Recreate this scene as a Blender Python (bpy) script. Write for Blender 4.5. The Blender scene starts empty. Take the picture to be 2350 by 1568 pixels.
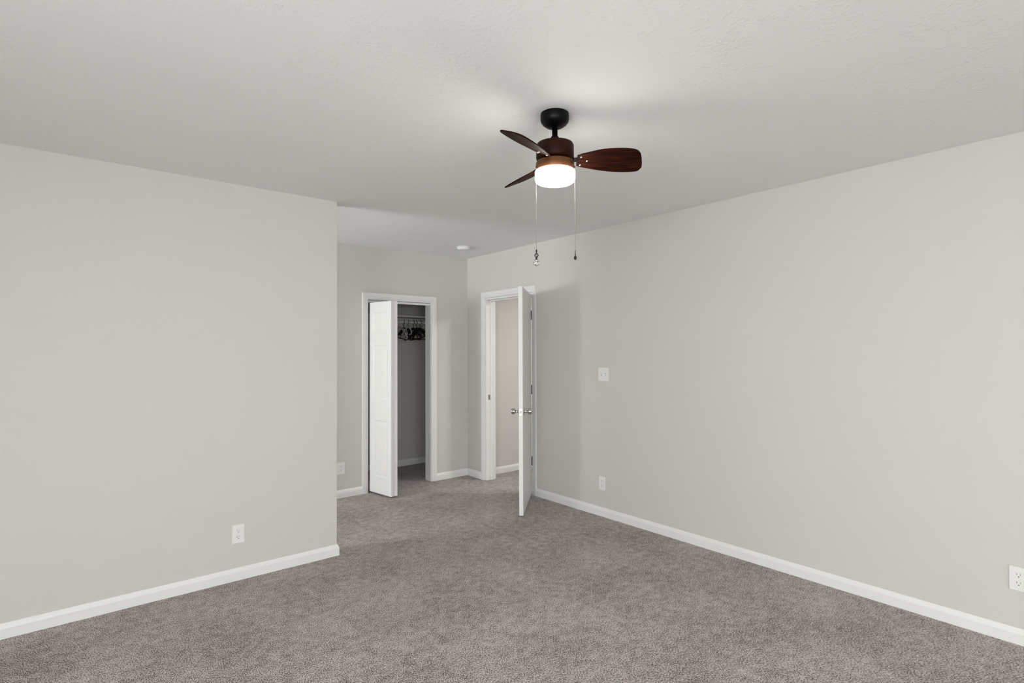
import bpy, bmesh, math, random
from mathutils import Vector, Matrix
random.seed(7)
S = bpy.context.scene
C = bpy.context.collection
PI = math.pi

# ------------------------------------------------------------------ camera
CAM_H = 1.4097
yaw, pitch, roll = math.radians(39.4725), math.radians(0.857), math.radians(-0.205)
fw = Vector((math.sin(yaw) * math.cos(pitch), math.cos(yaw) * math.cos(pitch), math.sin(pitch)))
rt = Vector((math.cos(yaw), -math.sin(yaw), 0))
up = rt.cross(fw)
r2 = rt * math.cos(roll) + up * math.sin(roll)
u2 = -rt * math.sin(roll) + up * math.cos(roll)
cd = bpy.data.cameras.new('camera')
cam = bpy.data.objects.new('camera', cd)
C.objects.link(cam)
cd.sensor_width = 36.0
cd.lens = 19.065
cd.clip_start = 0.02
cam.matrix_world = Matrix(((r2.x, u2.x, -fw.x, 0), (r2.y, u2.y, -fw.y, 0), (r2.z, u2.z, -fw.z, CAM_H), (0, 0, 0, 1)))
S.camera = cam

# ------------------------------------------------------------------ world, exposure
w = bpy.data.worlds.new('sky')
S.world = w
w.use_nodes = True
w.node_tree.nodes['Background'].inputs[0].default_value = (0.80, 0.88, 1.0, 1)
w.node_tree.nodes['Background'].inputs[1].default_value = 1.0
S.view_settings.view_transform = 'Standard'
S.view_settings.look = 'None'
S.view_settings.exposure = -0.06
S.view_settings.gamma = 1.0
S.view_settings.use_curve_mapping = False

def area(name, loc, direction, sx, sy, power, color=(1, 1, 1)):
    d = bpy.data.lights.new(name, 'AREA')
    d.shape = 'RECTANGLE'; d.size = sx; d.size_y = sy; d.energy = power; d.color = color
    o = bpy.data.objects.new(name, d); C.objects.link(o)
    o.location = loc
    o.rotation_euler = Vector(direction).to_track_quat('-Z', 'Z').to_euler()
    return o

# daylight through the room's windows (all of them outside the photo's frame): the sky's
# light comes in level or slanting down, the up-slanting lights are fill added to lift the ceilings
G = dict(rear=0, rear_up=0, rear_dn=122, side=0, side_up=26, side_dn=112, alc=35, alc_up=44, hall=28)
FAN_EMIT = 37.0
DAY = (0.985, 1.0, 0.99)
area('daylight_rear_window', (-0.75, -2.95, 1.32), (0, 1, 0), 1.7, 1.3, G['rear'], DAY)
area('ceiling_fill_rear_window', (-0.75, -2.93, 1.32), (0, 1, 1.2), 1.7, 1.0, G['rear_up'], DAY)
area('sky_light_rear_window', (-0.75, -2.91, 1.32), (0, 1, -0.7), 1.7, 1.0, G['rear_dn'], DAY)
area('daylight_side_window', (-1.86, -0.25, 1.32), (1, 0, 0), 2.0, 1.3, G['side'], DAY)
area('ceiling_fill_side_window', (-1.84, -0.25, 1.32), (1, 0, 1.2), 2.0, 1.0, G['side_up'], DAY)
area('sky_light_side_window', (-1.82, -0.25, 1.32), (1, 0, -0.7), 2.0, 1.0, G['side_dn'], DAY)
area('daylight_alcove_window', (-1.86, 4.42, 1.45), (1, 0, 0), 1.0, 1.1, G['alc'], DAY)
area('ceiling_fill_alcove_window', (-1.84, 4.42, 1.45), (1, 0, 0.9), 1.0, 1.0, G['alc_up'], DAY)
area('hall_fill_light', (4.5, 3.3, 2.36), (0, 0, -1), 0.3, 0.3, G['hall'], (1.0, 0.98, 0.95))  # added light that brightens the hall behind the doorway

# ------------------------------------------------------------------ materials
def mat(name, color, rough=0.6, metal=0.0, spec=0.5):
    m = bpy.data.materials.new(name); m.use_nodes = True
    b = m.node_tree.nodes['Principled BSDF']
    b.inputs['Base Color'].default_value = (*color, 1)
    b.inputs['Roughness'].default_value = rough
    b.inputs['Metallic'].default_value = metal
    b.inputs['Specular IOR Level'].default_value = spec
    return m, m.node_tree, b

def noise_bump(nt, b, scale, strength, dist, detail=3, rough=0.5, coord='Object'):
    tc = nt.nodes.new('ShaderNodeTexCoord'); n = nt.nodes.new('ShaderNodeTexNoise')
    n.inputs['Scale'].default_value = scale; n.inputs['Detail'].default_value = detail
    n.inputs['Roughness'].default_value = rough
    bp = nt.nodes.new('ShaderNodeBump'); bp.inputs['Strength'].default_value = strength
    bp.inputs['Distance'].default_value = dist
    nt.links.new(tc.outputs[coord], n.inputs['Vector'])
    nt.links.new(n.outputs['Fac'], bp.inputs['Height'])
    nt.links.new(bp.outputs['Normal'], b.inputs['Normal'])
    return tc, n, bp

def ramp(nt, fac, stops):
    r = nt.nodes.new('ShaderNodeValToRGB')
    el = r.color_ramp.elements
    while len(el) < len(stops): el.new(0.5)
    for e, (p, c) in zip(el, stops):
        e.position = p; e.color = (*c, 1)
    nt.links.new(fac, r.inputs['Fac'])
    return r

def math_node(nt, op, a, b=None, clamp=False):
    n = nt.nodes.new('ShaderNodeMath'); n.operation = op; n.use_clamp = clamp
    for i, v in enumerate((a, b)):
        if v is None: continue
        if isinstance(v, (int, float)): n.inputs[i].default_value = v
        else: nt.links.new(v, n.inputs[i])
    return n.outputs[0]

# wall paint: warm light grey, roller stipple
M_WALL, nt, b = mat('wall_paint', (0.635, 0.614, 0.592), 0.75, spec=0.25)
noise_bump(nt, b, 260, 0.12, 0.002, 2)

# white gloss trim
M_TRIM, nt, b = mat('trim_paint', (0.82, 0.82, 0.805), 0.42, spec=0.4)
M_DOOR, nt, b = mat('door_paint', (0.82, 0.82, 0.805), 0.45, spec=0.4)
noise_bump(nt, b, 40, 0.05, 0.002, 2)

# ceiling: stomp-textured plaster
M_CEIL, nt, b = mat('ceiling_plaster', (0.86, 0.875, 0.865), 0.85, spec=0.2)
tc = nt.nodes.new('ShaderNodeTexCoord')
vor = nt.nodes.new('ShaderNodeTexVoronoi'); vor.inputs['Scale'].default_value = 5.2
vor.inputs['Randomness'].default_value = 0.9
wn = nt.nodes.new('ShaderNodeTexNoise'); wn.inputs['Scale'].default_value = 9; wn.inputs['Detail'].default_value = 2
mx = nt.nodes.new('ShaderNodeMixRGB'); mx.inputs['Fac'].default_value = 0.10
nt.links.new(tc.outputs['Object'], wn.inputs['Vector'])
nt.links.new(tc.outputs['Object'], mx.inputs['Color1']); nt.links.new(wn.outputs['Color'], mx.inputs['Color2'])
nt.links.new(mx.outputs['Color'], vor.inputs['Vector'])
ring = nt.nodes.new('ShaderNodeMapRange'); ring.interpolation_type = 'SMOOTHSTEP'
ring.inputs['From Min'].default_value = 0.16; ring.inputs['From Max'].default_value = 0.40
nt.links.new(vor.outputs['Distance'], ring.inputs['Value'])
ring2 = nt.nodes.new('ShaderNodeMapRange'); ring2.interpolation_type = 'SMOOTHSTEP'
ring2.inputs['From Min'].default_value = 0.62; ring2.inputs['From Max'].default_value = 0.42
nt.links.new(vor.outputs['Distance'], ring2.inputs['Value'])
band = math_node(nt, 'MULTIPLY', ring.outputs[0], ring2.outputs[0])
fn = nt.nodes.new('ShaderNodeTexNoise'); fn.inputs['Scale'].default_value = 62
fn.inputs['Detail'].default_value = 4; fn.inputs['Roughness'].default_value = 0.6
nt.links.new(tc.outputs['Object'], fn.inputs['Vector'])
ridge = nt.nodes.new('ShaderNodeMapRange')
ridge.inputs['From Min'].default_value = 0.50; ridge.inputs['From Max'].default_value = 0.64
nt.links.new(fn.outputs['Fac'], ridge.inputs['Value'])
pn = nt.nodes.new('ShaderNodeTexNoise'); pn.inputs['Scale'].default_value = 1.3; pn.inputs['Detail'].default_value = 2
nt.links.new(tc.outputs['Object'], pn.inputs['Vector'])
patch = nt.nodes.new('ShaderNodeMapRange')
patch.inputs['From Min'].default_value = 0.42; patch.inputs['From Max'].default_value = 0.62
patch.inputs['To Min'].default_value = 0.25
nt.links.new(pn.outputs['Fac'], patch.inputs['Value'])
h1 = math_node(nt, 'MULTIPLY', band, ridge.outputs[0])
h2 = math_node(nt, 'MULTIPLY', h1, patch.outputs[0])
h3 = math_node(nt, 'ADD', h2, math_node(nt, 'MULTIPLY', ridge.outputs[0], 0.12))
bp = nt.nodes.new('ShaderNodeBump'); bp.inputs['Strength'].default_value = 0.26; bp.inputs['Distance'].default_value = 0.004
nt.links.new(h3, bp.inputs['Height']); nt.links.new(bp.outputs['Normal'], b.inputs['Normal'])

# carpet: speckled cut pile
M_CARPET, nt, b = mat('carpet_pile', (0.2, 0.18, 0.17), 1.0, spec=0.05)
b.inputs['Sheen Weight'].default_value = 0.15
b.inputs['Sheen Roughness'].default_value = 0.6
tc = nt.nodes.new('ShaderNodeTexCoord')
n1 = nt.nodes.new('ShaderNodeTexNoise'); n1.inputs['Scale'].default_value = 190; n1.inputs['Detail'].default_value = 3.0
n1.inputs['Roughness'].default_value = 0.75
n2 = nt.nodes.new('ShaderNodeTexNoise'); n2.inputs['Scale'].default_value = 2.6; n2.inputs['Detail'].default_value = 4
n2.inputs['Roughness'].default_value = 0.6
n3 = nt.nodes.new('ShaderNodeTexNoise'); n3.inputs['Scale'].default_value = 22; n3.inputs['Detail'].default_value = 3
nap = nt.nodes.new('ShaderNodeMapping'); nap.inputs['Rotation'].default_value = (0, 0, math.radians(40)); nap.inputs['Scale'].default_value = (1.15, 0.72, 1)
nt.links.new(tc.outputs['Object'], nap.inputs['Vector'])
nt.links.new(nap.outputs[0], n1.inputs['Vector'])
for n in (n2, n3): nt.links.new(tc.outputs['Object'], n.inputs['Vector'])
f = math_node(nt, 'ADD', n1.outputs['Fac'], math_node(nt, 'MULTIPLY', math_node(nt, 'SUBTRACT', n2.outputs['Fac'], 0.5), 0.11))
f = math_node(nt, 'ADD', f, math_node(nt, 'MULTIPLY', math_node(nt, 'SUBTRACT', n3.outputs['Fac'], 0.5), 0.14))
cr = ramp(nt, f, [(0.37, (0.016, 0.010, 0.007)), (0.445, (0.165, 0.135, 0.12)), (0.505, (0.405, 0.361, 0.344)), (0.60, (0.76, 0.70, 0.67))])
nt.links.new(cr.outputs['Color'], b.inputs['Base Color'])
bp = nt.nodes.new('ShaderNodeBump'); bp.inputs['Strength'].default_value = 0.7; bp.inputs['Distance'].default_value = 0.006
nt.links.new(n1.outputs['Fac'], bp.inputs['Height']); nt.links.new(bp.outputs['Normal'], b.inputs['Normal'])

# fan materials
M_BLACK, nt, b = mat('dark_bronze_metal', (0.002, 0.0015, 0.0015), 0.4, spec=0.15)
M_BRONZE, nt, b = mat('brown_bronze_metal', (0.018, 0.0035, 0.0012), 0.5, metal=0.0, spec=0.12)
M_BAND, nt, b = mat('bronze_painted_glow', (0.13, 0.050, 0.016), 0.45, metal=0.5, spec=0.4)  # same bronze finish, orange glow of the lit glass painted into its colour
M_WOOD, nt, b = mat('espresso_wood', (0.05, 0.02, 0.01), 0.6, spec=0.06)
tc = nt.nodes.new('ShaderNodeTexCoord'); mp = nt.nodes.new('ShaderNodeMapping')
mp.inputs['Scale'].default_value = (9, 120, 120)
n = nt.nodes.new('ShaderNodeTexNoise'); n.inputs['Scale'].default_value = 1.0; n.inputs['Detail'].default_value = 5
n.inputs['Roughness'].default_value = 0.65
nt.links.new(tc.outputs['Object'], mp.inputs['Vector']); nt.links.new(mp.outputs[0], n.inputs['Vector'])
cr = ramp(nt, n.outputs['Fac'], [(0.34, (0.007, 0.0015, 0.0008)), (0.52, (0.019, 0.0042, 0.0017)), (0.72, (0.052, 0.014, 0.005))])
nt.links.new(cr.outputs['Color'], b.inputs['Base Color'])
M_CHROME, nt, b = mat('polished_metal', (0.75, 0.74, 0.72), 0.16, metal=1.0)
M_NICKEL, nt, b = mat('satin_nickel', (0.62, 0.61, 0.58), 0.24, metal=1.0)
M_HINGE, nt, b = mat('hinge_metal', (0.22, 0.21, 0.20), 0.4, metal=0.8)
M_CHAIN, nt, b = mat('chain_metal', (0.30, 0.29, 0.27), 0.35, metal=0.8)
M_FOB, nt, b = mat('dark_fob_metal', (0.04, 0.035, 0.032), 0.35, metal=0.7)
M_CRYSTAL, nt, b = mat('crystal', (1, 1, 1), 0.02)
b.inputs['Transmission Weight'].default_value = 1.0; b.inputs['IOR'].default_value = 1.5
M_GLASS, nt, b = mat('window_glass', (1, 1, 1), 0.0)
b.inputs['Transmission Weight'].default_value = 1.0; b.inputs['IOR'].default_value = 1.02
M_LIT, nt, b = mat('lit_opal_glass', (0.9, 0.9, 0.88), 0.3)
b.inputs['Emission Color'].default_value = (1.0, 0.955, 0.89, 1)
b.inputs['Emission Strength'].default_value = FAN_EMIT
M_SWITCH, nt, b = mat('switch_slot_shade', (0.42, 0.41, 0.40), 0.6)
M_PLATE, nt, b = mat('white_plastic', (0.82, 0.82, 0.805), 0.35, spec=0.5)
M_SLOT, nt, b = mat('slot_grey', (0.15, 0.14, 0.13), 0.8)
M_HBLACK, nt, b = mat('black_flocked_plastic', (0.022, 0.018, 0.016), 0.85, spec=0.2)
M_HWHITE, nt, b = mat('white_hanger_plastic', (0.85, 0.84, 0.82), 0.35)
M_HGREY, nt, b = mat('pale_grey_hanger_plastic', (0.50, 0.49, 0.47), 0.35)
M_SHELF, nt, b = mat('white_melamine', (0.72, 0.71, 0.69), 0.5)

# ------------------------------------------------------------------ helpers
def box(bm, x0, x1, y0, y1, z0, z1, mi=0):
    xs, ys, zs = sorted((x0, x1)), sorted((y0, y1)), sorted((z0, z1))
    v = [bm.verts.new((x, y, z)) for x in xs for y in ys for z in zs]
    for q in ((0, 1, 3, 2), (4, 6, 7, 5), (0, 4, 5, 1), (2, 3, 7, 6), (0, 2, 6, 4), (1, 5, 7, 3)):
        f = bm.faces.new([v[i] for i in q]); f.material_index = mi
    return v

def lathe(bm, prof, segs=48, center=(0, 0, 0), axis='Z', mi=0, cap=True):
    """prof: list of (radius, height) from one end to the other"""
    c = Vector(center); rings = []
    for r, h in prof:
        ring = []
        for i in range(segs):
            a = 2 * PI * i / segs
            if axis == 'Z': p = Vector((r * math.cos(a), r * math.sin(a), h))
            elif axis == 'X': p = Vector((h, r * math.cos(a), r * math.sin(a)))
            else: p = Vector((r * math.cos(a), h, r * math.sin(a)))
            ring.append(bm.verts.new(c + p))
        rings.append(ring)
    for a, b_ in zip(rings[:-1], rings[1:]):
        for i in range(segs):
            j = (i + 1) % segs
            f = bm.faces.new((a[i], a[j], b_[j], b_[i])); f.material_index = mi; f.smooth = True
    if cap:
        f = bm.faces.new(rings[0][::-1]); f.material_index = mi
        f = bm.faces.new(rings[-1]); f.material_index = mi

def tube(bm, pts, r, segs=10, closed=False, flat=None, mi=0):
    """sweep a circle (or an ellipse: flat=(r_side, r_up), up vector = +/-normal) along pts"""
    P = [Vector(p) for p in pts]; n = len(P); rings = []
    prev = None
    for i in range(n):
        if closed: t = P[(i + 1) % n] - P[i - 1]
        else: t = P[min(i + 1, n - 1)] - P[max(i - 1, 0)]
        t.normalize()
        ref = Vector((0, 0, 1)) if prev is None else prev
        if abs(t.dot(ref)) > 0.98 and prev is None: ref = Vector((1, 0, 0))
        s = t.cross(ref).normalized(); u = s.cross(t).normalized(); prev = u
        ra, rb = (r, r) if flat is None else flat
        rings.append([bm.verts.new(P[i] + s * math.cos(2 * PI * k / segs) * ra + u * math.sin(2 * PI * k / segs) * rb) for k in range(segs)])
    m = n if closed else n - 1
    for i in range(m):
        a, b_ = rings[i], rings[(i + 1) % n]
        for k in range(segs):
            j = (k + 1) % segs
            f = bm.faces.new((a[k], a[j], b_[j], b_[k])); f.smooth = True; f.material_index = mi
    if not closed:
        bm.faces.new(rings[0][::-1]).material_index = mi; bm.faces.new(rings[-1]).material_index = mi

def extrude_profile(bm, prof, path_fn, a, b_, mi=0):
    """prof: closed list of 2D points; path_fn(u, v, s) -> 3D; swept from s=a to s=b_ (a, b_ may be functions of (u, v))"""
    fa = a if callable(a) else (lambda u, v: a)
    fb = b_ if callable(b_) else (lambda u, v: b_)
    A = [bm.verts.new(path_fn(u, v, fa(u, v))) for u, v in prof]
    B = [bm.verts.new(path_fn(u, v, fb(u, v))) for u, v in prof]
    n = len(prof)
    for i in range(n):
        j = (i + 1) % n
        bm.faces.new((A[i], A[j], B[j], B[i])).material_index = mi
    bm.faces.new(A[::-1]).material_index = mi; bm.faces.new(B).material_index = mi

def obj(name, bm, mats, parent=None, bevel=0, loc=None, rot=None, autosmooth=False):
    bmesh.ops.recalc_face_normals(bm, faces=bm.faces[:])
    me = bpy.data.meshes.new(name); bm.to_mesh(me); bm.free()
    for m in (mats if isinstance(mats, (list, tuple)) else [mats]): me.materials.append(m)
    o = bpy.data.objects.new(name, me); C.objects.link(o)
    if parent: o.parent = parent
    if loc: o.location = loc
    if rot: o.rotation_euler = rot
    if bevel:
        md = o.modifiers.new('bevel', 'BEVEL'); md.width = bevel; md.segments = 2
        md.limit_method = 'ANGLE'; md.angle_limit = math.radians(40)
    return o

def tag(o, label=None, cat=None, group=None, kind=None):
    if label: o['label'] = label
    if cat: o['category'] = cat
    if group: o['group'] = group
    if kind: o['kind'] = kind
    return o

def empty(name, loc=(0, 0, 0), rot=(0, 0, 0)):
    o = bpy.data.objects.new(name, None); C.objects.link(o)
    o.empty_display_size = 0.05
    o.location = loc; o.rotation_euler = rot
    return o

def NB(): return bmesh.new()

# ------------------------------------------------------------------ room shell
XR, YB, YL, XL, H = 3.5126, 5.0587, 3.6661, 1.4502, 2.44
XW, YS = -1.90, -3.00            # west and rear wall faces
T = 0.11
TR = 0.125                       # right wall thickness
HX1 = 5.2                        # far east wall of the hall
HY = 4.888                       # hall wall seen through the door
HS = 2.2                         # hall south end
CB = 5.962                       # closet back wall face
CX0, CX1 = 2.05, 4.0             # closet inside

bm = NB(); box(bm, XW - T, HX1 + T, YS - T, CB + T, -0.08, 0.0)
tag(obj('floor', bm, M_CARPET), 'grey brown speckled cut pile carpet over the whole floor', 'floor', kind='structure')
bm = NB(); box(bm, XW - T, HX1 + T, YS - T, CB + T, H, H + 0.08)
tag(obj('ceiling', bm, M_CEIL), 'white stomp-textured ceiling', 'ceiling', kind='structure')

def wall(name, bm, label):
    return tag(obj(name, bm, M_WALL), label, 'wall', kind='structure')

bm = NB(); box(bm, XW, XL, YL, YL + T, 0, H)
wall('wall_left', bm, 'light grey wall section on the left that ends in an outside corner')
# back wall with closet opening
OX0, OX1, OZ = 2.300, 3.048, 1.925
bm = NB()
box(bm, XW, OX0, YB, YB + T, 0, H); box(bm, OX1, XR + TR, YB, YB + T, 0, H); box(bm, OX0, OX1, YB, YB + T, OZ, H)
wall('wall_back', bm, 'light grey back wall with the closet opening')
# right wall with the entry opening
EY0, EY1, EZ = 3.944, 4.723, 1.966
bm = NB()
box(bm, XR, XR + TR, YS, EY0, 0, H); box(bm, XR, XR + TR, EY1, YB, 0, H); box(bm, XR, XR + TR, EY0, EY1, EZ, H)
wall('wall_right', bm, 'long light grey wall on the right with the entry door opening')

def wall_with_window(name, axis, face, out, a0, a1, wins, label):
    """wall slab on plane axis=face extending to `out`, spanning a0..a1, with window openings"""
    bm = NB()
    def bx(p0, p1, z0, z1):
        if axis == 'x': box(bm, face, out, p0, p1, z0, z1)
        else: box(bm, p0, p1, face, out, z0, z1)
    cur = a0
    for (w0, w1, z0, z1) in sorted(wins):
        bx(cur, w0, 0, H); bx(w0, w1, 0, z0); bx(w0, w1, z1, H); cur = w1
    bx(cur, a1, 0, H)
    return wall(name, bm, label)

wall_with_window('wall_rear', 'y', YS, YS - T, XW, XR, [(-1.65, 0.15, 0.65, 2.0)], 'light grey wall behind the viewer with a wide window')
wall_with_window('wall_side', 'x', XW, XW - T, YS - T, YB + T, [(-1.30, 0.80, 0.65, 2.0), (3.88, 4.96, 0.85, 2.05)],
                 'light grey outer wall on the left with two windows')

def window(n, axis, face, out, w0, w1, z0, z1, label):
    e = tag(empty('window_%d' % n, ((w0 + w1) / 2, face, z0) if axis == 'y' else (face, (w0 + w1) / 2, z0)), label, 'window', kind='structure')
    s = 1 if out > face else -1
    def bx(bm, p0, p1, za, zb, d0, d1):
        if axis == 'x': box(bm, face + s * d0 - e.location.x, face + s * d1 - e.location.x, p0 - e.location.y, p1 - e.location.y, za - z0, zb - z0)
        else: box(bm, p0 - e.location.x, p1 - e.location.x, face + s * d0 - e.location.y, face + s * d1 - e.location.y, za - z0, zb - z0)
    bm = NB(); m = (w0 + w1) / 2
    bx(bm, w0, w0 + .05, z0, z1, .04, .09); bx(bm, w1 - .05, w1, z0, z1, .04, .09)
    bx(bm, w0 + .05, w1 - .05, z0, z0 + .05, .04, .09); bx(bm, w0 + .05, w1 - .05, z1 - .05, z1, .04, .09)
    bx(bm, m - .025, m + .025, z0 + .05, z1 - .05, .04, .09)
    obj('window_frame', bm, M_TRIM, e)
    bm = NB(); bx(bm, w0 + .05, w1 - .05, z0 + .05, z1 - .05, .062, .068)
    obj('window_pane', bm, M_GLASS, e)
window(1, 'y', YS, YS - T, -1.65, 0.15, 0.65, 2.0, 'wide window in the wall behind the viewer')
window(2, 'x', XW, XW - T, -1.30, 0.80, 0.65, 2.0, 'wide window in the outer wall left of the viewer')
window(3, 'x', XW, XW - T, 3.88, 4.96, 0.85, 2.05, 'window at the end of the alcove behind the left wall')

# hall beyond the entry door
bm = NB(); box(bm, XR + TR, HX1, HY, HY + T, 0, H)
wall('wall_hall_far', bm, 'grey hall wall seen through the entry doorway')
bm = NB(); box(bm, HX1, HX1 + T, HS - T, CB + T, 0, H)
wall('wall_hall_end', bm, 'grey wall at the far end of the hall')
bm = NB(); box(bm, XR + TR, HX1, HS - T, HS, 0, H)
wall('wall_hall_near', bm, 'grey wall closing the near end of the hall')
# closet interior
bm = NB(); box(bm, CX0 - T, CX1 + T, CB, CB + T, 0, H)
wall('wall_closet_back', bm, 'dim grey wall at the back of the closet')
bm = NB(); box(bm, CX0 - T, CX0, YB + T, CB, 0, H)
wall('wall_closet_left', bm, 'grey left wall inside the closet')
bm = NB(); box(bm, CX1, CX1 + T, YB + T, CB, 0, H)
wall('wall_closet_right', bm, 'grey right wall inside the closet')

# ------------------------------------------------------------------ baseboards
BB = [(0, 0), (0.0135, 0), (0.0135, 0.050), (0.0105, 0.060), (0.0055, 0.071), (0.0035, 0.0745), (0, 0.0745)]
def base_run(bm, axis, face, nrm, s0, s1, m0=0, m1=0):
    """baseboard along `axis` direction on a wall face; nrm = +1/-1 side it stands out to;
    m0/m1: +1 mitre growing outward (outside corner), -1 shrinking (inside corner)"""
    if axis == 'x':
        fn = lambda u, v, s: (s, face + nrm * u, v)
    else:
        fn = lambda u, v, s: (face + nrm * u, s, v)
    extrude_profile(bm, BB, fn, lambda u, v: s0 - m0 * u, lambda u, v: s1 + m1 * u)
def baseboard(name, runs, label):
    bm = NB()
    for r in runs: base_run(bm, *r)
    return tag(obj(name, bm, M_TRIM), label, 'baseboard', kind='structure')
baseboard('baseboard_left', [('x', YL, -1, XW, XL, -1, 1), ('y', XL, 1, YL, YL + T, 1, 1), ('x', YL + T, 1, XW, XL, -1, 1)], 'white baseboard along the left wall, wrapping its outside corner')
baseboard('baseboard_back', [('x', YB, -1, XW, 2.2545, -1, 0), ('x', YB, -1, 3.0995, XR, 0, -1)], 'white baseboard along the back wall on both sides of the closet')
baseboard('baseboard_right', [('y', XR, -1, YS, 3.894, -1, 0), ('y', XR, -1, 4.7815, YB, 0, -1)], 'white baseboard along the right wall')
baseboard('baseboard_rear', [('x', YS, 1, XW, XR, -1, -1)], 'white baseboard along the wall behind the viewer')
baseboard('baseboard_side', [('y', XW, 1, YS, YL, -1, -1), ('y', XW, 1, YL + T, YB, -1, -1)], 'white baseboard along the outer wall')
baseboard('baseboard_hall', [('x', HY, -1, XR + TR, HX1, 0, -1)], 'white baseboard of the hall seen through the entry doorway')
baseboard('baseboard_closet', [('x', CB, -1, CX0, CX1, -1, -1)], 'white baseboard along the closet back wall')

# ------------------------------------------------------------------ door casings and jambs
# casing profile: u across the width (0 = inner edge), v thickness off the wall
CP = [(0, 0), (0, 0.008), (0.006, 0.0105), (0.018, 0.0105), (0.022, 0.0135), (0.048, 0.0165), (0.0575, 0.0165), (0.0575, 0)]
def casing(bm, plane, face, nrm, i0, i1, ztop, bottom=0.0):
    """casing round an opening: inner edges at i0, i1 (along the wall) and ztop"""
    W_ = 0.0575
    if plane == 'y':    # wall plane y=face, runs along x
        P = lambda a, z, v: (a, face + nrm * v, z)
    else:
        P = lambda a, z, v: (face + nrm * v, a, z)
    extrude_profile(bm, CP, lambda u, v, s: P(i0 - u, s, v), bottom, lambda u, v: ztop + u)
    extrude_profile(bm, CP, lambda u, v, s: P(i1 + u, s, v), bottom, lambda u, v: ztop + u)
    extrude_profile(bm, CP, lambda u, v, s: P(s, ztop + u, v), lambda u, v: i0 - u, lambda u, v: i1 + u)

bm = NB(); casing(bm, 'y', YB, -1, 2.312, 3.042, 1.922)
tag(obj('trim_1', bm, M_TRIM), 'white moulded casing round the closet opening', 'door trim', kind='structure')
bm = NB(); casing(bm, 'x', XR, -1, 3.952, 4.7235, 1.9725)
tag(obj('trim_2', bm, M_TRIM), 'white moulded casing round the entry doorway', 'door trim', kind='structure')
bm = NB(); casing(bm, 'x', XR + TR, 1, 3.955, 4.712, 1.955)
tag(obj('trim_3', bm, M_TRIM), 'white casing on the hall side of the entry doorway', 'door trim', kind='structure')
# closet jamb lining
bm = NB()
box(bm, OX0, 2.318, YB, YB + T, 0, 1.912); box(bm, 3.031, OX1, YB, YB + T, 0, 1.912); box(bm, OX0, OX1, YB, YB + T, 1.912, OZ)
tag(obj('trim_4', bm, M_TRIM), 'white flat jamb lining inside the closet opening', 'door trim', kind='structure')
# entry jamb lining with the door stop, and the strike plate
bm = NB()
box(bm, XR, XR + TR, EY0, 3.962, 0, 1.948); box(bm, XR, XR + TR, 4.705, EY1, 0, 1.948); box(bm, XR, XR + TR, EY0, EY1, 1.948, EZ)
sx0, sx1 = XR + 0.056, XR + 0.092
box(bm, sx0, sx1, 3.962, 3.973, 0, 1.937); box(bm, sx0, sx1, 4.694, 4.705, 0, 1.937); box(bm, sx0, sx1, 3.962, 4.705, 1.937, 1.948)
j = tag(obj('trim_5', bm, M_TRIM, bevel=0.0015), 'white jamb lining with door stop inside the entry doorway', 'door trim', kind='structure')
bm = NB()
box(bm, XR + 0.026, XR + 0.054, 4.7035, 4.7052, 0.865, 0.922)
box(bm, XR + 0.034, XR + 0.046, 4.7030, 4.7040, 0.880, 0.908, 1)
tag(obj('strike_plate', bm, [M_NICKEL, M_SLOT], j), 'small metal strike plate')

# ------------------------------------------------------------------ entry door, open about 132 degrees
DZ0, DZ1, DW, DT = 0.018, 1.9435, 0.726, 0.035
pin = Vector((3.4985, 3.9560))
ddir = Vector((2.955 - pin.x, 3.451 - pin.y)); ddir.normalize()
ang = math.atan2(ddir.y, ddir.x)
door = tag(empty('door_1', (pin.x, pin.y, 0), (0, 0, ang)), 'white flush bedroom door standing wide open into the room', 'door', kind='structure')
# local frame: +x runs along the door away from the hinge; the room-side face (when closed) is at y=0,
# the slab lies towards -y (it is the side that faces the hall when closed)
bm = NB(); box(bm, 0.004, DW, -DT, 0.0, DZ0, DZ1)
slab = obj('door_panel', bm, M_DOOR, door, bevel=0.0015)
KZ, KX = 0.884, DW - 0.062
def knob_mesh(sgn):
    bm = NB()
    prof = [(0.0325, 0.0), (0.0325, 0.003), (0.030, 0.007), (0.014, 0.009), (0.0115, 0.012), (0.0115, 0.030), (0.014, 0.034),
            (0.0235, 0.038), (0.0255, 0.044), (0.0258, 0.060), (0.0235, 0.068), (0.018, 0.071), (0.006, 0.0725)]
    y0 = 0.0 if sgn > 0 else -DT
    lathe(bm, [(r, sgn * h) for r, h in prof], 40, (KX, y0, KZ), 'Y')
    return bm
obj('door_knob', knob_mesh(1), M_NICKEL, door)
obj('door_knob', knob_mesh(-1), M_NICKEL, door)
bm = NB()
box(bm, DW, DW + 0.0015, -DT / 2 - 0.0125, -DT / 2 + 0.0125, KZ - 0.030, KZ + 0.030)
lathe(bm, [(0.0085, DW + 0.0015), (0.0085, DW + 0.006), (0.004, DW + 0.012)], 20, (0, -DT / 2, KZ), 'X')
for dz in (-0.022, 0.022): lathe(bm, [(0.0032, DW + 0.0015), (0.0022, DW + 0.0028)], 12, (0, -DT / 2, KZ + dz), 'X')
obj('latch_plate', bm, M_NICKEL, door)
for zc in (1.742, 1.018, 0.328):
    bm = NB()
    for k in range(5):
        z0 = zc - 0.042 + k * 0.0168
        lathe(bm, [(0.0052, z0 + 0.0006), (0.0052, z0 + 0.0162)], 16, (0.0, 0.0045, 0))
    lathe(bm, [(0.0035, zc + 0.042), (0.0045, zc + 0.046), (0.001, zc + 0.049)], 12, (0.0, 0.0045, 0))
    box(bm, 0.0015, 0.0035, -0.030, 0.002, zc - 0.042, zc + 0.042)
    obj('hinge', bm, M_HINGE, door)

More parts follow.
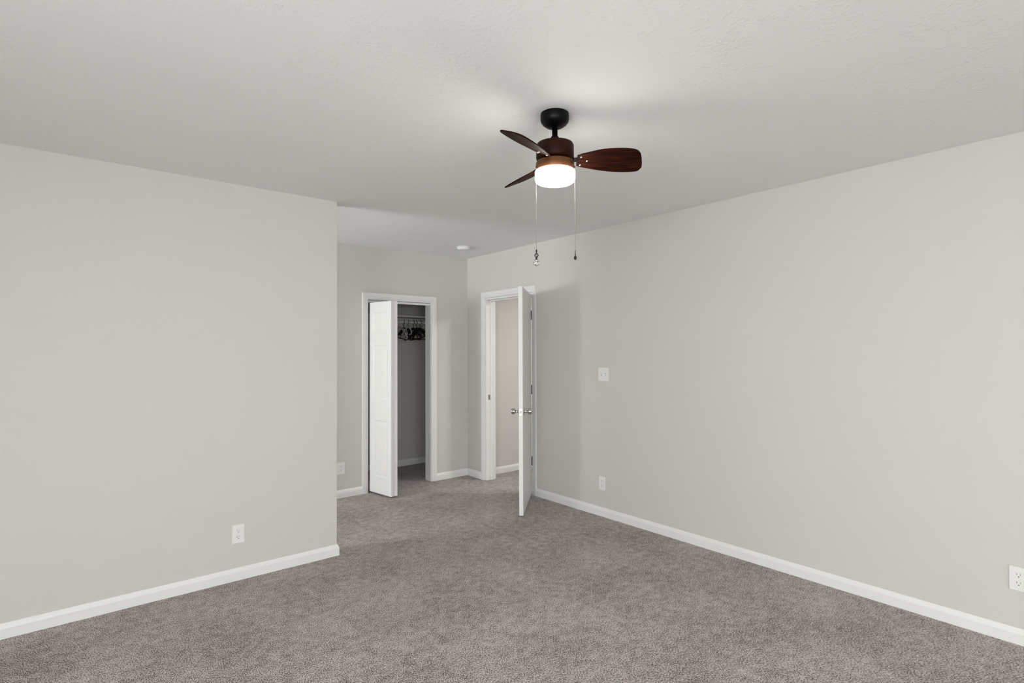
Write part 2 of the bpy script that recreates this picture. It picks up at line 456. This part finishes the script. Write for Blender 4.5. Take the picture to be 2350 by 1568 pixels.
# ------------------------------------------------------------------ bifold closet door, half folded
BZ0, BZ1, BT, BL = 0.020, 1.878, 0.0335, 0.345
bif = tag(empty('door_2', (2.335, 5.045, 0)), 'white panelled bifold closet door folded open at the left jamb', 'door', kind='structure')
def leaf_mesh():
    """leaf from x=0 to x=BL, thickness y=0..BT; raised panels on both faces"""
    bm = NB()
    st = 0.062
    c = 0.004
    rails = [(BZ0, 0.182), (0.727, 0.933), (1.459, 1.573), (1.775, BZ1)]
    box(bm, 0.004, BL - 0.004, c, BT - c, BZ0 + 0.004, BZ1 - 0.004)
    box(bm, 0, st, 0, BT, BZ0, BZ1); box(bm, BL - st, BL, 0, BT, BZ0, BZ1)
    for z0, z1 in rails: box(bm, st, BL - st, 0, BT, z0, z1)
    for z0, z1 in ((0.182, 0.727), (0.933, 1.459), (1.573, 1.775)):
        for side in (0, 1):
            ya = c if side == 0 else BT - c
            yb = 0.0012 if side == 0 else BT - 0.0012
            i0, i1 = 0.014, 0.036
            o = [(st + i0, z0 + i0), (BL - st - i0, z0 + i0), (BL - st - i0, z1 - i0), (st + i0, z1 - i0)]
            n = [(st + i1, z0 + i1), (BL - st - i1, z0 + i1), (BL - st - i1, z1 - i1), (st + i1, z1 - i1)]
            O = [bm.verts.new((x, ya, z)) for x, z in o]; N = [bm.verts.new((x, yb, z)) for x, z in n]
            for k in range(4): bm.faces.new((O[k], O[(k + 1) % 4], N[(k + 1) % 4], N[k]))
            bm.faces.new(N)
            # sloping sticking moulding round the recess
            ye = 0.0 if side == 0 else BT
            q = [(st, z0), (BL - st, z0), (BL - st, z1), (st, z1)]
            s_ = 0.009
            r_ = [(st + s_, z0 + s_), (BL - st - s_, z0 + s_), (BL - st - s_, z1 - s_), (st + s_, z1 - s_)]
            Q = [bm.verts.new((x, ye, z)) for x, z in q]; R_ = [bm.verts.new((x, ya, z)) for x, z in r_]
            for k in range(4): bm.faces.new((Q[k], Q[(k + 1) % 4], R_[(k + 1) % 4], R_[k]))
    return bm
# leaf 1: visible face line from (2.329,5.03) to (2.384,4.70); leaf lies to the right of it
a0 = Vector((2.3265, 5.040)); a1 = Vector((2.384, 4.700)); d1 = (a1 - a0).normalized()
l1 = obj('door_leaf', leaf_mesh(), M_DOOR, bif, bevel=0.0012)
p0 = a1 - d1 * BL
l1.location = (p0.x - 2.335, p0.y - 5.045, 0); l1.rotation_euler = (0, 0, math.atan2(d1.y, d1.x))
# leaf 2: from the fold back into the opening (mirrored about the fold)
a2 = Vector((2.4205, 4.7105)); d2 = Vector((-d1.x * -1.0, -d1.y)).normalized()
l2 = obj('door_leaf', leaf_mesh(), M_DOOR, bif, bevel=0.0012)
nrm2 = Vector((d2.y, -d2.x))
p2 = a2 + nrm2 * BT
l2.location = (p2.x - 2.335, p2.y - 5.045, 0); l2.rotation_euler = (0, 0, math.atan2(d2.y, d2.x))
for zc in (0.30, 0.98, 1.66):
    bm = NB(); box(bm, -0.012, 0.012, -0.0012, 0.0006, zc - 0.035, zc + 0.035)
    lathe(bm, [(0.003, zc - 0.035), (0.003, zc + 0.035)], 10, (0, -0.002, 0))
    h = obj('hinge', bm, M_DOOR, bif)
    h.location = (2.419 - 2.335, 4.7065 - 5.045, 0); h.rotation_euler = (0, 0, math.radians(15))
bm = NB(); lathe(bm, [(0.004, 1.875), (0.004, 1.905)], 10, (2.345 - 2.335, 5.085 - 5.045, 0))
lathe(bm, [(0.004, 1.875), (0.004, 1.905)], 10, (2.468 - 2.335, 5.02 - 5.045, 0))
obj('pivot_pin', bm, M_PLATE, bif)
bm = NB()
box(bm, 2.318, 3.031, 5.077, 5.080, 1.888, 1.912); box(bm, 2.318, 3.031, 5.102, 5.105, 1.888, 1.912); box(bm, 2.318, 3.031, 5.077, 5.105, 1.909, 1.912)
tag(obj('trim_6', bm, M_TRIM), 'white metal bifold track under the closet header', 'door track', kind='structure')

# ------------------------------------------------------------------ closet shelf, rod, hangers
bm = NB()
box(bm, CX0, CX1, 5.655, CB, 1.793, 1.812)
sh = obj('closet_shelf', bm, M_SHELF, bevel=0.002)
bm = NB(); box(bm, CX0, CX1, CB - 0.018, CB, 1.72, 1.793)
obj('cleat', bm, M_SHELF, sh)
tag(sh, 'white shelf across the closet above the hanging rod', 'shelf')
RY, RZ, RR = 5.665, 1.736, 0.017
bm = NB(); lathe(bm, [(RR, CX0 + .002), (RR, CX1 - .002)], 32, (0, RY, RZ), 'X')
tag(obj('closet_rod', bm, M_SHELF), 'white round hanging rod below the closet shelf', 'closet rod')

def hook_pts(r=0.0245, drop=0.060):
    pts = []
    for i in range(15):
        a = math.radians(-35 + i * (215 / 14))
        pts.append((0, r * math.cos(a) * -1, r * math.sin(a)))
    pts += [(0, r * 0.9, -0.012), (0, r * 0.35, -0.028), (0, 0, -0.036), (0, 0, -drop)]
    return pts
def flocked_hanger():
    """flat black hanger with notched shoulders and a trouser bar, hanging in the local y-z plane"""
    body = NB()
    z0 = -0.058
    top = [(-0.205, z0 - 0.112), (-0.200, z0 - 0.092), (-0.16, z0 - 0.066), (-0.145, z0 - 0.068), (-0.13, z0 - 0.055), (-0.07, z0 - 0.026), (-0.03, z0 - 0.006), (0, z0),
           (0.03, z0 - 0.006), (0.07, z0 - 0.026), (0.13, z0 - 0.055), (0.145, z0 - 0.068), (0.16, z0 - 0.066), (0.200, z0 - 0.092), (0.205, z0 - 0.112)]
    bot = [(y * 0.93, z - 0.026 + 0.004 * abs(y) / 0.2) for y, z in top]
    A = []
    for (y, z), (y2, z2) in zip(top, bot):
        A.append([body.verts.new((-0.0045, y, z)), body.verts.new((0.0045, y, z)), body.verts.new((0.0045, y2, z2)), body.verts.new((-0.0045, y2, z2))])
    for a, b_ in zip(A[:-1], A[1:]):
        for k in range(4): body.faces.new((a[k], a[(k + 1) % 4], b_[(k + 1) % 4], b_[k]))
    body.faces.new(A[0]); body.faces.new(A[-1][::-1])
    zb = z0 - 0.134
    tube(body, [(0, -0.197, z0 - 0.108), (0, -0.192, zb + 0.004), (0, -0.175, zb), (0, 0.175, zb), (0, 0.192, zb + 0.004), (0, 0.197, z0 - 0.108)], 0.0055, 8)
    # rounded struts either side of the neck that leave the two oval holes
    tube(body, [(0, -0.035, z0 - 0.03), (0, -0.055, z0 - 0.06), (0, -0.095, z0 - 0.085), (0, -0.13, zb)], 0.0065, 8)
    tube(body, [(0, 0.035, z0 - 0.03), (0, 0.055, z0 - 0.06), (0, 0.095, z0 - 0.085), (0, 0.13, zb)], 0.0065, 8)
    return body
def tube_hanger(sc=1.0):
    body = NB(); z0 = -0.052; Wd = 0.200 * sc; dz = 0.118
    pts = []
    for i in range(7): pts.append((0, Wd * (1 - i / 3) * 0.93, z0 - dz))
    pts = [(0, Wd * 0.93, z0 - dz), (0, 0, z0 - dz), (0, -Wd * 0.93, z0 - dz), (0, -Wd, z0 - dz + 0.008), (0, -Wd, z0 - dz + 0.024), (0, -Wd * 0.9, z0 - 0.066),
           (0, -Wd * .55, z0 - 0.036), (0, -Wd * .25, z0 - 0.014), (0, 0, z0), (0, Wd * .25, z0 - 0.014), (0, Wd * .55, z0 - 0.036),
           (0, Wd * 0.9, z0 - 0.066), (0, Wd, z0 - dz + 0.024), (0, Wd, z0 - dz + 0.008)]
    tube(body, pts, 0.0048, 10, closed=True)
    return body
def hanger(kind, label, m, group):
    t = tag(empty('clothes_hanger'), label, 'hanger', group)
    obj('hanger_body', flocked_hanger() if kind == 'flat' else tube_hanger(), m, t)
    bm = NB(); tube(bm, hook_pts(), 0.0036 if kind == 'flat' else 0.0024, 8)
    obj('hook', bm, m, t)
    return t
def copy_tree(o, parent=None):
    c = o.copy(); C.objects.link(c)
    if parent: c.parent = parent
    for ch in list(o.children): copy_tree(ch, c)
    return c
HZ = RZ + RR + 0.0036 - 0.0245 + 0.0006
hb = hanger('flat', 'black hanger beside the pale hangers, leftmost of the black ones', M_HBLACK, 'black hangers on the closet rod')
blk = [(3.036, -10, 4, None), (3.094, -16, -6, 'second black hanger from the left on the closet rod'), (3.164, -2, 5, 'black hanger in the middle of the closet rod, dipping at its far shoulder'),
       (3.202, -4, -5, 'fourth black hanger from the left on the closet rod'), (3.254, 8, 3, 'black hanger nearest the right jamb of the closet')]
for i, (x, a, tl, lb) in enumerate(blk):
    t = hb if i == 0 else copy_tree(hb)
    t.location = (x, RY, HZ); t.rotation_euler = (math.radians(tl), 0, math.radians(a))
    if lb: t['label'] = lb
hw = hanger('tube', 'white tubular hanger in front of the black ones, shoulder slanting up', M_HWHITE, 'white hangers on the closet rod')
wht = [(3.009, -8, 9, None), (3.065, -13, -9, 'white tubular hanger hanging between the two leftmost black hangers'), (3.302, 12, 0, 'white hanger seen end-on beside the right closet jamb')]
for i, (x, a, tl, lb) in enumerate(wht):
    t = hw if i == 0 else copy_tree(hw)
    t.location = (x, RY, HZ - 0.0012); t.rotation_euler = (math.radians(tl), 0, math.radians(a))
    if lb: t['label'] = lb
hg = hanger('tube', 'pale grey hanger, the leftmost visible on the closet rod', M_HGREY, 'pale grey hangers on the closet rod')
for i, (x, a, tl, lb) in enumerate([(2.953, 0, 0, None), (2.982, -4, -4, 'second pale grey hanger from the left on the closet rod')]):
    t = hg if i == 0 else copy_tree(hg)
    t.location = (x, RY, HZ - 0.0012); t.rotation_euler = (math.radians(tl), 0, math.radians(a))
    if lb: t['label'] = lb

# ------------------------------------------------------------------ outlets and switch (local frame: plate in x-z, facing -y)
def outlet(loc, rz, label, group='duplex outlets'):
    t = tag(empty('wall_outlet', loc, (0, 0, rz)), label, 'outlet', group)
    bm = NB(); box(bm, -0.035, 0.035, -0.006, 0, -0.057, 0.057)
    obj('cover_plate', bm, M_PLATE, t, bevel=0.0025)
    for zc in (0.0195, -0.0195):
        bm = NB()
        prof = []
        for i in range(24):
            a = 2 * PI * i / 24
            prof.append((max(-0.0165, min(0.0165, 0.0185 * math.cos(a))), max(-0.0135, min(0.0135, 0.0165 * math.sin(a)))))
        A = [bm.verts.new((x, -0.005, zc + z)) for x, z in prof]; B = [bm.verts.new((x, -0.0078, zc + z)) for x, z in prof]
        for i in range(24): bm.faces.new((A[i], A[(i + 1) % 24], B[(i + 1) % 24], B[i]))
        bm.faces.new(B)
        box(bm, -0.0075, -0.0055, -0.0082, -0.0076, zc - 0.001, zc + 0.0085, 1)
        box(bm, 0.0055, 0.0075, -0.0082, -0.0076, zc + 0.0000, zc + 0.0075, 1)
        lathe(bm, [(0.0027, -0.0082), (0.0027, -0.0076)], 14, (0, 0, zc - 0.0075), 'Y', 1)
        obj('receptacle', bm, [M_PLATE, M_SLOT], t)
    bm = NB(); lathe(bm, [(0.0034, -0.0060), (0.0030, -0.0072)], 16, (0, 0, 0), 'Y')
    obj('screw', bm, M_PLATE, t)
    return t
outlet((0.829, YL, 0.282), 0, 'white duplex outlet low on the left wall near its outside corner')
outlet((2.0415, YB, 0.279), 0, 'white duplex outlet low on the back wall, left of the closet')
outlet((XR, 3.070, 0.277), -PI / 2, 'white duplex outlet low on the right wall below the light switch')
outlet((XR, 0.4745, 0.308), -PI / 2, 'white duplex outlet low on the right wall, cut by the right edge of the photo')
t = tag(empty('light_switch', (XR, 3.046, 1.1965), (0, 0, -PI / 2)), 'white two-toggle light switch on the right wall beside the open door', 'light switch')
bm = NB(); box(bm, -0.057, 0.057, -0.006, 0, -0.057, 0.057)
obj('cover_plate', bm, M_PLATE, t, bevel=0.0025)
for xc, s in ((-0.023, 1), (0.023, -1)):
    bm = NB(); box(bm, xc - 0.0052, xc + 0.0052, -0.0066, -0.0058, -0.0125, 0.0125, 1)
    v = box(bm, xc - 0.0042, xc + 0.0042, -0.016, -0.006, -0.005, 0.005)
    for q in v:
        if q.co.y < -0.01: q.co.z += s * 0.006
    obj('toggle', bm, [M_PLATE, M_SWITCH], t)
    for zc in (0.030, -0.030):
        bm = NB(); lathe(bm, [(0.0034, -0.0060), (0.0030, -0.0072)], 16, (xc, 0, zc), 'Y')
        obj('screw', bm, M_PLATE, t)

# ------------------------------------------------------------------ smoke detector
t = tag(empty('smoke_detector', (3.073, 4.489, H)), 'small round white smoke detector on the ceiling near the far corner', 'smoke detector')
bm = NB(); lathe(bm, [(0.071, 0), (0.071, -0.008), (0.068, -0.010)], 48)
obj('mounting_base', bm, M_PLATE, t)
bm = NB(); lathe(bm, [(0.064, -0.009), (0.063, -0.020), (0.058, -0.027), (0.030, -0.033), (0.010, -0.034)], 48)
obj('cover', bm, M_PLATE, t)

# ------------------------------------------------------------------ ceiling fan
FX, FY = 1.646, 1.699
fan = tag(empty('ceiling_fan', (FX, FY, H)), 'small dark bronze ceiling fan with three wooden blades and a lit drum light', 'ceiling fan')
def fpart(name, prof, m, segs=64, parent=fan):
    bm = NB(); lathe(bm, [(r, z - H) for r, z in prof], segs)
    return obj(name, bm, m, parent)
fpart('canopy', [(0.0615, 2.44), (0.0625, 2.436), (0.0625, 2.414), (0.0600, 2.404), (0.052, 2.394), (0.040, 2.385), (0.028, 2.380), (0.018, 2.378)], M_BLACK)
fpart('downrod', [(0.0122, 2.385), (0.0122, 2.343), (0.016, 2.340), (0.019, 2.333), (0.021, 2.320), (0.021, 2.304)], M_BLACK)
fpart('motor_housing', [(0.030, 2.3135), (0.066, 2.311), (0.078, 2.3065), (0.0825, 2.298), (0.0825, 2.250), (0.0805, 2.240), (0.072, 2.236)], M_BRONZE)
fpart('blade_hub', [(0.066, 2.240), (0.066, 2.222)], M_BLACK)
fpart('light_kit_band', [(0.070, 2.232), (0.080, 2.229), (0.0835, 2.223), (0.0835, 2.192), (0.080, 2.186)], M_BAND)
fpart('glass_shade', [(0.083, 2.189), (0.0868, 2.186), (0.0872, 2.180), (0.0872, 2.153), (0.0850, 2.145), (0.078, 2.139), (0.060, 2.1355), (0.02, 2.134)], M_LIT)
# blades: outline in local x (outwards) and y (width)
def blade_mesh():
    lead = [(0.095, 0.026), (0.104, 0.034), (0.125, 0.041), (0.16, 0.050), (0.21, 0.061), (0.26, 0.068), (0.31, 0.071), (0.350, 0.069), (0.374, 0.063), (0.382, 0.050), (0.386, 0.040)]
    trail = [(0.384, 0.020), (0.377, -0.010), (0.368, -0.038), (0.360, -0.050), (0.348, -0.061), (0.328, -0.068), (0.29, -0.072), (0.24, -0.071), (0.19, -0.064), (0.15, -0.051), (0.12, -0.042), (0.104, -0.034), (0.095, -0.026)]
    ctl = lead + trail
    out = []
    for i in range(len(ctl)):
        a, b_, c_, d_ = (Vector(ctl[(i + k) % len(ctl)]) for k in (-1, 0, 1, 2))
        if (c_ - b_).length > 0.045 and b_.x < 0.1 and c_.x < 0.1: out.append(tuple(b_)); continue
        for t_ in (0, .25, .5, .75):
            p = 0.5 * ((2 * b_) + (c_ - a) * t_ + (2 * a - 5 * b_ + 4 * c_ - d_) * t_ ** 2 + (3 * b_ - a - 3 * c_ + d_) * t_ ** 3)
            out.append((p.x, p.y))
    bm = NB()
    A = [bm.verts.new((x, y, -0.003)) for x, y in out]; B = [bm.verts.new((x, y, 0.003)) for x, y in out]
    n = len(out)
    for i in range(n): bm.faces.new((A[i], A[(i + 1) % n], B[(i + 1) % n], B[i]))
    bm.faces.new(A[::-1]); bm.faces.new(B)
    return bm
for k in range(3):
    az = math.radians(-39.5 + (0, -2.5, -2.5)[k] + 120 * k)
    bl = obj('blade', blade_mesh(), M_WOOD, fan, bevel=0.0015)
    bl.rotation_mode = 'QUATERNION'
    q = Matrix.Rotation(az, 4, 'Z') @ Matrix.Rotation(math.radians(-24), 4, 'X')
    bl.rotation_quaternion = q.to_quaternion(); bl.location = (0, 0, 2.235 - H)
    bm = NB()
    box(bm, 0.055, 0.150, -0.013, 0.013, 0.003, 0.0062)
    box(bm, 0.100, 0.150, -0.028, 0.028, 0.003, 0.0062)
    obj('blade_arm', bm, M_BLACK, bl, bevel=0.002)
    for (sx, sy) in ((0.112, 0.024), (0.112, -0.024), (0.140, 0.0)):
        bm = NB(); lathe(bm, [(0.0050, -0.0030), (0.0048, -0.0044), (0.0034, -0.0060), (0.001, -0.0066)], 14, (sx, sy, 0))
        obj('screw', bm, M_CHROME, bl)
# pull chains
def chain(dx, z0, z1):
    bm = NB(); z = z0; i = 0
    while z > z1:
        bmesh.ops.create_icosphere(bm, subdivisions=1, radius=0.0013, matrix=Matrix.Translation((dx.x, dx.y, z - H)))
        z -= 0.0042
    tube(bm, [(dx.x, dx.y, z0 - H), (dx.x, dx.y, z1 - H)], 0.0005, 6)
    for f in bm.faces: f.smooth = True
    return bm
cr_ = Vector((rt.x, rt.y)); cf_ = Vector((fw.x, fw.y)).normalized()
cl = -cr_ * 0.0835 - cf_ * 0.022; c2 = cr_ * 0.0840 - cf_ * 0.022
for k, (cv, zb) in enumerate(((cl, 1.842), (c2, 1.838))):
    ch = obj('pull_chain', chain(cv, 2.200, zb), M_CHAIN, fan)
    bm = NB()
    dr = (cv).normalized()
    tube(bm, [(cv.x - dr.x * 0.006, cv.y - dr.y * 0.006, 2.203 - H), (cv.x, cv.y, 2.203 - H), (cv.x, cv.y, 2.196 - H)], 0.0022, 8)
    obj('chain_outlet', bm, M_BRONZE, ch)
    bm = NB(); b0 = Vector((cv.x, cv.y, zb - H))
    if k == 0:
        lathe(bm, [(0.001, 0), (0.0036, -0.003), (0.0036, -0.010), (0.001, -0.013)], 12, b0)
        # open cage diamond: four bent wires
        for q in range(4):
            a = q * PI / 2 + 0.5
            tube(bm, [b0 + Vector((0, 0, -0.013)), b0 + Vector((0.0095 * math.cos(a), 0.0095 * math.sin(a), -0.026)), b0 + Vector((0, 0, -0.039))], 0.0015, 6)
        lathe(bm, [(0.0015, -0.038), (0.0060, -0.0405), (0.0035, -0.043), (0.0075, -0.046)], 14, b0)
        obj('fob_cage', bm, M_FOB, ch)
        bm = NB(); bmesh.ops.create_icosphere(bm, subdivisions=2, radius=0.0145, matrix=Matrix.Translation(b0 + Vector((0, 0, -0.058))))
        obj('crystal_ball', bm, M_CRYSTAL, ch)
    else:
        tube(bm, [b0, b0 + Vector((0.002, 0, -0.004)), b0 + Vector((-0.002, 0, -0.009)), b0 + Vector((0, 0, -0.014))], 0.0016, 8)
        lathe(bm, [(0.001, -0.013), (0.0022, -0.018), (0.0024, -0.024), (0.0060, -0.029), (0.0064, -0.035), (0.0045, -0.040), (0.001, -0.042)], 16, b0)
        obj('fob', bm, M_FOB, ch)

# unseen ceiling lamp, added to go with the hall's fill light
t = tag(empty('added_hall_lamp', (4.5, 3.3, H)), 'unseen flat white lamp added on the hall ceiling to brighten the hall', 'lamp')
bm = NB(); lathe(bm, [(0.16, 0), (0.16, -0.03), (0.14, -0.05), (0.02, -0.06)], 40)
obj('added_lamp_shade', bm, M_PLATE, t)
